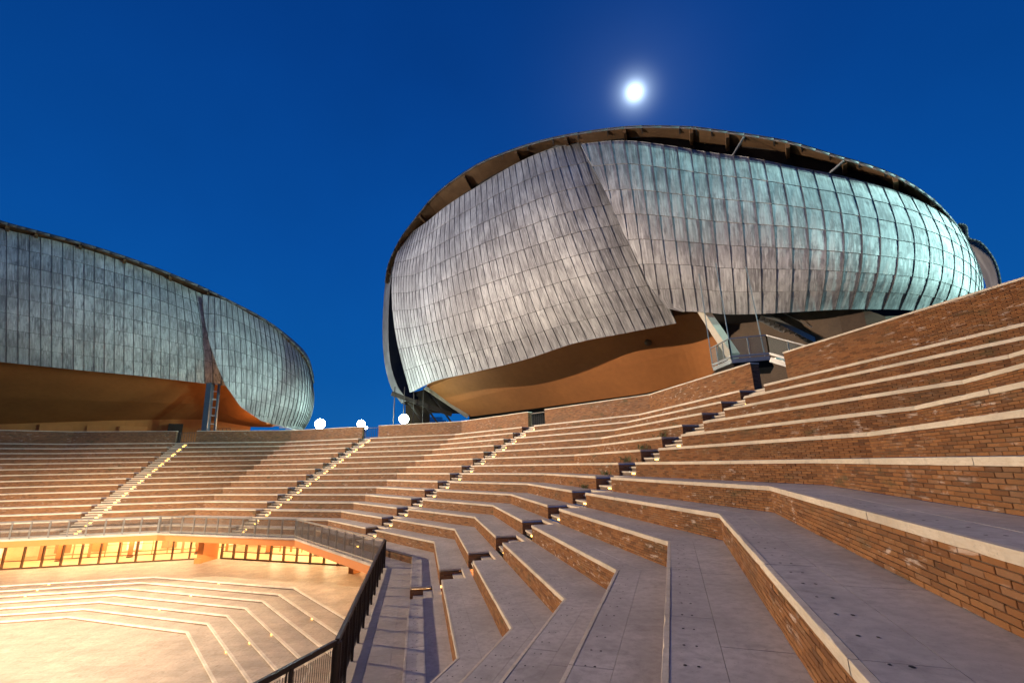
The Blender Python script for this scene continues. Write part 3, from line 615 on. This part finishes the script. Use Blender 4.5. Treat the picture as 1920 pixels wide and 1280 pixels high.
def shell(B, name, S, width, rows, clip=None, tm=.5, sw=1.):
    sh = thing(name, '', ''); sh.parent = B
    for k_ in ('label', 'category'): del sh[k_]
    smin = (lambda t: interp(clip, t)) if clip else (lambda t: 0.)
    cols = arclen_cols(S, width, tm); panels = []
    for ci in range(len(cols) - 1):
        for r in range(rows):
            t0, t1 = r / rows, (r + 1) / rows; mb = MB(); mb.r = random.uniform(.02, 1); uo, vo = random.uniform(0, 90), random.uniform(0, 90)
            nu, nv = 2, 5; gp = []; area = 0
            sg = (cols[ci + 1] - cols[ci]) * .012; tg = (t1 - t0) * .008
            for b in range(nv + 1):
                t = t0 + tg + (t1 - t0 - 2 * tg) * b / nv; lo = max(cols[ci] + sg, smin(t)); hi = max(cols[ci + 1] - sg, smin(t)); row = []
                for a in range(nu + 1):
                    s = lo + (hi - lo) * a / nu; row.append((S.at(s, t, .035 * (1 - b / nv) + .012 * math.sin(math.pi * a / nu)), (hi - lo)))
                gp.append(row)
            any_ = False
            for b in range(nv):
                if gp[b][0][1] < 1e-6 and gp[b + 1][0][1] < 1e-6: continue
                for a in range(nu):
                    q = [gp[b][a][0], gp[b][a + 1][0], gp[b + 1][a + 1][0], gp[b + 1][a][0]]; any_ = True
                    uv = [(uo + a * .55, vo + b * .5), (uo + a * .55 + .55, vo + b * .5), (uo + a * .55 + .55, vo + b * .5 + .5), (uo + a * .55, vo + b * .5 + .5)]
                    if gp[b][0][1] < 1e-6: q = [q[0], q[2], q[3]]; uv = [uv[0], uv[2], uv[3]]
                    elif gp[b + 1][0][1] < 1e-6: q = q[:3]; uv = uv[:3]
                    mb.face(q, uv)
            if not any_: continue
            # folded edges
            inn = lambda p, s, t: p - S.nrm(min(max(s, 0), S.n), t) * .07
            for e in ((0, 0), (1, nu)):
                for b in range(nv):
                    p, q = gp[b][e[1]][0], gp[b + 1][e[1]][0]; sc = cols[ci + e[0]]
                    mb.face([p, q, inn(q, sc, t0), inn(p, sc, t0)] if e[0] == 0 else [q, p, inn(p, sc, t0), inn(q, sc, t0)])
            p, q = gp[0][0][0], gp[0][nu][0]; mb.face([q, p, inn(p, cols[ci], t0), inn(q, cols[ci + 1], t0)])
            c = gp[nv // 2][1][0]; pj = project(c); A = (gp[0][0][0] - gp[nv][nu][0]).length / max(pj[2] if pj else 1e9, 1)
            if not pj or not (-60 < pj[0] < 1980): A *= .01
            panels.append((A, mb))
    # backing skin and raised seams
    bk = MB(); NS, NT = 60, 16
    for b in range(NT):
        for a in range(NS):
            t0, t1 = b / NT, (b + 1) / NT; f = lambda q, t: (lambda lo: lo + (S.n - lo) * q / NS)(smin(t))
            bk.face([S.at(f(a, t0), t0, -.07), S.at(f(a + 1, t0), t0, -.07), S.at(f(a + 1, t1), t1, -.07), S.at(f(a, t1), t1, -.07)])
    bk.build('backing_skin', M['dark'], sh)
    inner = MB()
    for b in range(NT):
        for a in range(NS):
            t0, t1 = b / NT, (b + 1) / NT; f = lambda q, t: (lambda lo: lo + (S.n - lo) * q / NS)(smin(t))
            inner.face([S.at(f(a, t0), t0, -.35), S.at(f(a, t1), t1, -.35), S.at(f(a + 1, t1), t1, -.35), S.at(f(a + 1, t0), t0, -.35)])
    inner.build('inner_lining', M['seam'], sh); inner = MB()
    for edge in ('b', 't', 'l', 'r'):
        nn = NS if edge in 'bt' else NT
        for a in range(nn):
            def ep(q, off):
                if edge in 'bt':
                    t = 0. if edge == 'b' else 1.; return S.at(smin(t) + (S.n - smin(t)) * q / NS, t, off)
                t = q / NT; return S.at(smin(t) if edge == 'l' else S.n, t, off)
            q4 = [ep(a, .045), ep(a, -.35), ep(a + 1, -.35), ep(a + 1, .045)]
            inner.face(q4 if edge in 'br' else q4[::-1])
    inner.build('edge_trim', M['trim'], sh)
    for s in cols[1:-1]:
        m = MB(); NTT = 18; prev = None
        for b in range(NTT + 1):
            t = b / NTT
            if s < smin(t) + 1e-4: prev = None; continue
            p = S.pt(s, t); n_ = S.nrm(s, t); sd = (S.pt(min(s + .02, S.n), t) - S.pt(max(s - .02, 0), t)).normalized()
            ring_ = [p - sd * .028 * sw, p - sd * .018 * sw + n_ * .07 * sw, p + sd * .018 * sw + n_ * .07 * sw, p + sd * .028 * sw]
            if prev:
                for q in range(3): m.face([prev[q], ring_[q], ring_[q + 1], prev[q + 1]][::-1])
            prev = ring_
        if m.f: m.build('standing_seam', M['seam'], sh)
    return sh, panels
def place_panels(lst, limit=300):
    allp = sorted([(A, mb, sh) for sh, ps in lst for A, mb in ps], key=lambda x: -x[0]); rest = {}
    for n, (A, mb, sh) in enumerate(allp):
        if n < limit: mb.build('panel', M['lead'], sh, True)
        else:
            r = rest.setdefault(sh.name, (sh, MB()))[1]; o = len(r.v); r.v += mb.v; r.f += [tuple(i + o for i in f) for f in mb.f]; r.uv += mb.uv; r.rnd += mb.rnd
    for sh, r in rest.values(): r.build('panel_field', M['lead'], sh, True, kind='stuff')
def strip(mb, A, B_, flip=False, uvs=False):
    A = [V(a) for a in A]; B_ = [V(b) for b in B_]
    for j in range(len(A) - 1):
        q = [A[j], A[j + 1], B_[j + 1], B_[j]]; mb.face(q[::-1] if flip else q)
def dens(A, n):
    A = [V(a) for a in A]; return [spl(A, (len(A) - 1) * j / n) for j in range(n + 1)]
def vset(p, z): return V((p.x, p.y, z))
def away(p, d, dz=0.):                                           # a point set back from the amphitheatre
    v = V((p.x - CP.x, p.y - CP.y, 0)).normalized(); return p + v * d + V((0, 0, dz))
def roof(B, O, I, n, raf, tube=.16):
    Oe = dens(O, n); Ie = dens(I, n); R_ = thing('roof', '', ''); R_.parent = B
    for k_ in ('label', 'category'): del R_[k_]
    m = MB(); strip(m, Oe, Ie); m.build('soffit', M['wood'], R_, True)
    m = MB(); prev = None
    top = [away(p, 9, 2.8) for p in Oe]; top2 = [away(p, 20, 1.5) for p in Oe]
    up = [p + V((0, 0, .22)) for p in Oe]
    strip(m, up, top, True); strip(m, top, top2, True); m.build('roof_sheet', M['lead'], R_, True)
    m = MB()
    for j in range(n): m.bar(Oe[j], Oe[j + 1] + (Oe[j + 1] - Oe[j]) * .02, tube, tube * 1.3, 8)
    m.build('gutter', M['seam'], R_, True)
    for j in range(2, n - 1, raf):
        m = MB(); a, b = Oe[j], Ie[j]; d = V((0, 0, -.35)); m.bar(a + (b - a) * .08 + d * .4, b + d, .3, .55); m.build('rafter', M['wood'], R_)
    for j in range(1, n, 2):
        m = MB(); m.bar(Oe[j] + V((0, 0, .1)), away(Oe[j], 1.2, .25), .10, .25); m.build('roof_clip', M['seam'], R_)
    # dark sheet standing in for the shaded cavity below the roof
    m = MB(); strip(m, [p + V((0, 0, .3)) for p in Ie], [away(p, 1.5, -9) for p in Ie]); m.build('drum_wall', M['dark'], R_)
    return R_
# right hall
BR = thing('concert_hall', 'large lead clad shell hall with overlapping curved shells under the moon', 'building')
s1 = Surf(RS1); s2 = Surf(RS2)
A1 = shell(BR, 'left_shell', s1, 1.0, 9, sw=.95)
A2 = shell(BR, 'right_shell', s2, 1.06, 7, [(0, 1.85), (.03, 1.5), (.10, 1.30), (.17, 1.14), (.5, .64), (.83, .30), (1., .16)], sw=1.)
place_panels([A1, A2])
RR = roof(BR, RRO, RRI, 56, 4)
RO_ = dens(RRO, 56); tops = [s2.pt(11 * q / 200, 1.) for q in range(201)]
for j in (35, 42):
    a = RO_[j] + V((0, 0, -.15)); b = min(tops, key=lambda p: (p.xy - RO_[j - 1].xy).length)
    m = MB(); m.bar(a, b + V((0, 0, -.1)), .14); m.build('strut', M['steel'], RR)
m = MB(); strip(m, dens(RBL[0], 20), dens(RBL[1], 20)); strip(m, dens(RBL[0], 20), [away(p, 8) + V((3, 0, 0)) for p in dens(RBL[0], 20)], True); m.build('rear_shell', M['lead'], BR, True)
m = MB(); strip(m, dens(RBR[0], 24), dens(RBR[1], 24), True); m.build('rear_shell', M['lead'], BR, True)
m = MB(); pr = dens(RBR[0], 24)
for j in range(24): m.bar(pr[j], pr[j + 1] + (pr[j + 1] - pr[j]) * .06, .2, .2, 10)
m.build('rear_shell_edge', M['seam'], BR, True)
m = MB(); pr = dens(RBL[0], 20)
strip(m, dens(RBL[1], 20), dens(RBI, 20)); m.build('inner_core', M['dark'], BR)  # dark strip painted in for the shaded gap between the shells
bt_, bb_ = dens(RBE[0], 36), dens(RBE[1], 36)
m = MB(); md = [(a + b) / 2 + V((0, 0, -.25)) for a, b in zip(bt_, bb_)]
strip(m, bb_, md); strip(m, md, bt_); strip(m, bt_, [away(p, 1.5, 3.5) for p in bt_]); m.build('belly', M['orange'], BR, True)
m = MB(); m.bar(bt_[0] + V((-.2, -.3, 0)), bb_[0] + V((-.2, -.3, 0)), .5, .5); m.build('belly_edge', M['concrete'], BR)
m = MB(); cw = [away(p, 4) for p in bb_]; strip(m, [vset(p, 5.9) for p in cw], [vset(p, p.z + 2) for p in cw]); m.build('plinth_wall', M['dark'], BR)  # near-black wall colour stands in for shade in the recess below the belly
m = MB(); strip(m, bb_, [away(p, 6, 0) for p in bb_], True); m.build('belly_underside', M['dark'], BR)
vent = bt_[26] * .72 + bb_[26] * .28
m = MB(); d_ = (CP - vent).normalized(); m.bar(vent, vent + d_ * .25, .75, .75, 20); m.build('round_vent', M['wood'], BR, True)
cw = [bb_[34], V((52.5, 20.5, 0)), V((58, 18.5, 0)), V((66, 17.5, 0)), V((74, 20, 0))]
cw[0] = vset(cw[0], 0)
m = MB(); cwd = dens(cw, 20); strip(m, [vset(p, 5.9) for p in cwd], [vset(p, 18 - 5.5 * min(1, q / 7)) for q, p in enumerate(cwd)]); m.build('core_wall', M['darkwood'], BR)
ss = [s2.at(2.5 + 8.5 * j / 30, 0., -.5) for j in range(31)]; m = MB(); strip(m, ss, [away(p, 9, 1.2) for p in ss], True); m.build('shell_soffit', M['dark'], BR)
m = MB(); m.bar((44.5, 25.2, 15.6), (43.9, 19.6, 9.9), .55, .8); m.build('raking_prop', M['concrete'], BR)
for q in ((-1.2, 0), (1.0, .5), (3.2, .2)):
    b0 = V(RBE[0][0]) + V((q[0] - 3, 3, -.5)); m = MB(); m.bar(b0, V((b0.x + 4.5, b0.y + 1.0, 7.5)), .25); m.build('steel_brace', M['darksteel'], BR)
for q in range(4):
    b0 = V((11.2 + q * 1.3, 53.5 + q * .4, 14.2)); m = MB(); m.bar(b0, vset(b0, 6), .12); m.build('steel_post', M['darksteel'], BR)
m = MB(); m.bar((10.6, 54, 13.3), (19, 57, 10.4), .35, .6); m.build('steel_brace', M['darksteel'], BR)
for q, (a, b) in enumerate(((UC[0], UC[1]), (UC[2], UC[3]))):
    m = MB(); m.face([a[0], a[1], b[1], b[0]]); m.build('undercroft_wall', M['darkwood'], BR)  # dark panels standing in for the shaded underside of the hall
# left hall
BL = thing('rehearsal_hall', 'second lead clad shell hall at left with orange base behind the seating', 'building')
s3 = Surf(LS1); s4 = Surf(LS2)
A3 = shell(BL, 'long_shell', s3, 1.0, 8, sw=1.5)
A4 = shell(BL, 'pointed_shell', s4, .80, 8, [(0, 7.6), (.02, 5.6), (.07, 3.8), (.18, 2.35), (.35, 1.35), (.5, .9), (.69, .45), (.87, .12), (1., 0.)], .75, 1.7)
place_panels([A3, A4])
roof(BL, LRO, LRI, 40, 3, .3)
bt_, bb_ = dens(LBE[0], 40), dens(LBE[1], 40)
m = MB(); md = [(a + b) / 2 + V((0, 0, -.4)) for a, b in zip(bt_, bb_)]; strip(m, bb_, md); strip(m, md, bt_); m.build('belly', M['orange'], BL, True)
m = MB(); strip(m, [vset(p, 5.9) for p in bb_], bb_); m.build('base_wall', M['orange'], BL)
for j in (16, 20, 24):
    p = away(bb_[j], -.35); m = MB(); m.box((p.x, p.y, 7.9), 3.4 if j != 20 else 1.6, .7, 4.0, .75); m.build('wall_pier', M['orange'], BL)
p = away(bb_[29], -1.0); m = MB(); m.box((p.x, p.y, 8.1), 1.9, .4, 4.4, .6); m.build('doorway', M['dark'], BL)
m = MB(); q0, q1 = V((-14.95, 53.39, 15.2)), V((-14.64, 53.59, 5.95))
for dx, dy, wd in ((-.45, -.3, .75), (.45, .3, .26)):
    m.bar(q0 + V((dx, dy, 0)), q1 + V((dx, dy, 0)), wd, wd)
m.build('lattice_column', M['bluesteel'], BL)
for j in range(9):
    m = MB(); c = q0 + (q1 - q0) * (j / 8); m.bar(c + V((-.45, -.3, 0)), c + V((.45, .3, 0)), .10); m.build('lattice_rung', M['steel'], BL)
for j in range(7):
    m = MB(); p = V((-9.2 + j * .45, 60.5 - j * .3, 8.8 - j * .0)); m.box((-9.6 + j * .75, 60.2 + j * .55, 9.9 - j * .28), 1.5, .34, .08, .8); m.build('stair_tread', M['concrete'], BL)
m = MB(); m.bar((-10.0, 59.6, 10.3), (-4.6, 63.4, 8.3), .12); m.build('stair_rail', M['steel'], BL)
for j in range(9):
    m = MB(); b0 = V((-16.6 + j * .5, 53.9 + j * .1, 8.8)); m.bar(vset(b0, 7.2), b0, .05); m.build('guard_bar', M['darksteel'], BL)
m = MB(); m.bar((-16.6, 53.9, 8.82), (-12.6, 54.7, 8.82), .07); m.build('guard_rail', M['darksteel'], BL)
m = MB(); m.box((-10.4, 58.3, 10.6), .7, .25, .12, .7); m.build('wall_lamp', M['redlamp'], BL, label='small glowing orange lamp on the base')
# ------------------------------------------------------------------ steel landing and stair behind the wall
LD = thing('steel_landing', 'steel landing with mesh railing and flight of steps behind the brick wall', 'landing')
C4 = [V((39.75, 14.0, 8.15)), V((39.85, 11.9, 8.15)), V((41.55, 11.3, 8.15)), V((42.4, 13.2, 8.15))]
m = MB(); m.hexa([p + V((0, 0, -.22)) for p in C4], C4); m.build('deck', M['steel'], LD)
m = MB(); m.hexa([p * 1 + V((0, 0, -.52)) + V((.3, .3, 0)) for p in C4], [p + V((0, 0, -.222)) + V((.1, .1, 0)) for p in C4]); m.build('deck_frame', M['darksteel'], LD)
E4 = V((43.2, 8.9, 6.55))
for a, b, n in ((C4[0], C4[1], 3), (C4[1], C4[2], 2), (C4[2], E4, 3)):
    m = MB(); m.bar(a + V((0, 0, 1.1)), b + V((0, 0, 1.1)), .06); m.build('handrail', M['steel'], LD)
    m = MB(); m.bar(a + V((0, 0, .12)), b + V((0, 0, .12)), .05, .12); m.build('toe_rail', M['steel'], LD)
    for j in range(n + 1):
        p = a + (b - a) * j / n; m = MB(); m.bar(p, p + V((0, 0, 1.1)), .05); m.build('post', M['steel'], LD)
        if j < n:
            q = a + (b - a) * (j + 1) / n; e = (q - a).normalized() * .05
            m = MB(); m.face([p + e + V((0, 0, .2)), q - e + V((0, 0, .2)), q - e + V((0, 0, 1.02)), p + e + V((0, 0, 1.02))]); m.build('mesh_panel', M['bglass'], LD)
for j in range(9):
    p = C4[2] + (E4 - C4[2]) * (j + .5) / 9; m = MB(); m.box((p.x + .5, p.y + .25, p.z - .1), 1.1, .28, .05, .44); m.build('stair_tread', M['steel'], LD)
for dx in (0, 1.05):
    m = MB(); m.bar(C4[2] + V((dx, dx * .45, -.2)), E4 + V((dx, dx * .45, -.2)), .06, .25); m.build('stringer', M['steel'], LD)
for p in (C4[0] + V((.1, .2, 0)), C4[1] + V((.4, .7, 0)), C4[3]):
    m = MB(); m.bar(p, p + V((.6, 1.5, 6.5)), .045); m.build('hanger_rod', M['steel'], LD)
SF = thing('escape_stair', 'dark steel stair flight in the shade under the right shell', 'stairs')
E0, E1 = V(ESC0), V(ESC1); ed = (E1 - E0); er = math.atan2(ed.y, ed.x); eo = V((-math.sin(er), math.cos(er), 0))
for j in range(11):
    p = E0 + ed * (j + .5) / 11; m = MB(); m.box(p, .34, 1.7, .06, er); m.build('stair_tread', M['steel'], SF)
for dy in (-.9, .9):
    m = MB(); d = eo * dy; m.bar(E0 + d, E1 + d, .08, .35); m.build('stringer', M['steel'], SF)
    m = MB(); m.bar(E0 + d + V((0, 0, 1)), E1 + d + V((0, 0, 1)), .05); m.build('handrail', M['steel'], SF)
# ------------------------------------------------------------------ floodlights
def floodlight(label, p, heads, sc=1.):
    p = V(p); T = thing('floodlight', label, 'floodlight', 'floodlights on posts behind the top wall')
    m = MB(); m.bar(vset(p, 5.9), p, .07 * sc, .07 * sc, 10); m.build('post', M['steel'], T)
    d = V((CP.x - p.x, CP.y - p.y, -3)).normalized()
    for h in heads:
        q = p + V((h[0] * sc, 0, h[1] * sc)); m = MB(); m.bar(q - d * .35 * sc, q, .62 * sc, .62 * sc, 24); m.build('lamp_housing', M['darksteel'], T)
        m = MB(); m.bar(q + d * .002, q + d * .03, .56 * sc, .56 * sc, 24); m.build('lens', M['flood'], T)
floodlight('blazing floodlight at the tip of the left shell', (1.82, 51.1, 8.85), ((0, 0),), 2.3)
floodlight('smaller distant floodlight between the two brighter ones', (1.76, 68.16, 10.3), ((0, 0),), 2.3)
floodlight('blazing floodlight under the left end of the large shell', (12.89, 52.64, 9.45), ((0, 0),), 2.3)
gl = thing('gate_lamp', 'small globe lamp on a short post beside the wall gap', 'lamp')
m = MB(); m.bar((10.6, 43.5, 5.9), (10.6, 43.5, 7.4), .08, .08, 8); m.build('post', M['darksteel'], gl)
m = MB()
for a_ in range(8):
    for b_ in range(4):
        f = lambda a, b: V((10.6 + .2 * math.cos(a * math.pi / 4) * math.sin(b * math.pi / 4), 43.5 + .2 * math.sin(a * math.pi / 4) * math.sin(b * math.pi / 4), 7.58 + .2 * math.cos(b * math.pi / 4)))
        m.face([f(a_, b_), f(a_, b_ + 1), f(a_ + 1, b_ + 1), f(a_ + 1, b_)])
m.build('globe', emis('globe_glow', (.9, 1, .95), 18), gl, True)
mm = thing('floodlight_mast', 'tall floodlight mast beyond the left edge of the view', 'floodlight mast')
m = MB(); m.bar(vset(MAST, 5.9) + V((-.6, 0, 0)), MAST + V((-.6, 0, .5)), .4, .4, 10); m.build('post', M['steel'], mm)
for q in (-1.1, 0, 1.1):
    m = MB(); c = MAST + V((-.55, q, .1)); m.bar(c, c + V((.3, -.1, -.1)), .7, .6, 10); m.build('lamp_housing', M['darksteel'], mm)
# ------------------------------------------------------------------ far town, moon, weeds
FB = thing('distant_house', 'small white apartment block far off in the gap under the large shell', 'building')
c = V((-22.7, 284, 0)); m = MB(); m.box((c.x, c.y, 16), 15, 10, 30, .1); m.build('wall', M['white'], FB)
m = MB(); m.box((c.x + 1, c.y, 32), 8, 7, 2.2, .1); m.build('roof_house', M['white'], FB)
for r in range(4):
    for q in range(5):
        m = MB(); m.box((c.x - 5.6 + q * 2.8 + .5, c.y - 5.0 - .28 + q * .28, 28.8 - r * 3), 1.3, .2, 1.5, .1); m.build('window', M['window'], FB)
m = MB(); NS = 24
mc = CP + MDIR * 3000; mr = 33
for a_ in range(NS):
    for b_ in range(NS // 2):
        f = lambda a, b: mc + V((math.cos(a * 2 * math.pi / NS) * math.sin(b * 2 * math.pi / NS), math.sin(a * 2 * math.pi / NS) * math.sin(b * 2 * math.pi / NS), math.cos(b * 2 * math.pi / NS))) * mr
        m.face([f(a_, b_), f(a_, b_ + 1), f(a_ + 1, b_ + 1), f(a_ + 1, b_)])
tag(m.build('moon', M['moon'], smooth=True), 'bright full moon in the deep blue evening sky', 'moon')
WD = [(0, 9, 2.3, .5, 'right end of the left block'), (0, 8, 2.2, .45, ''), (0, 7, 2.0, .4, ''), (0, 6, 1.9, .3, ''), (0, 5, 1.9, .25, ''), (0, 10, 3.0, .3, '')]
for i, k, t, h, _ in WD:
    T = thing('weed', 'leafy weed tuft left of the nearest staircase, at the foot of the %s row' % ORD[k + 3], 'weed', 'weeds growing on the tiers')
    m = MB()
    for q in range(30):
        b0 = P(i, ap(k) - random.uniform(.02, .16), t + random.gauss(0, .28), zk(k - 1)); tip = b0 + V((random.gauss(0, .12), random.gauss(0, .12), h * random.uniform(.25, .8))); sd = V((random.uniform(-1, 1), random.uniform(-1, 1), 0)).normalized() * .018
        mdp = (b0 + tip) / 2 + V((0, 0, h * .12)); m.face([b0 - sd * .4, b0 + sd * .4, mdp + sd, mdp - sd]); m.face([mdp - sd, mdp + sd, tip])
    m.build('leaves', M['leaf'], T)
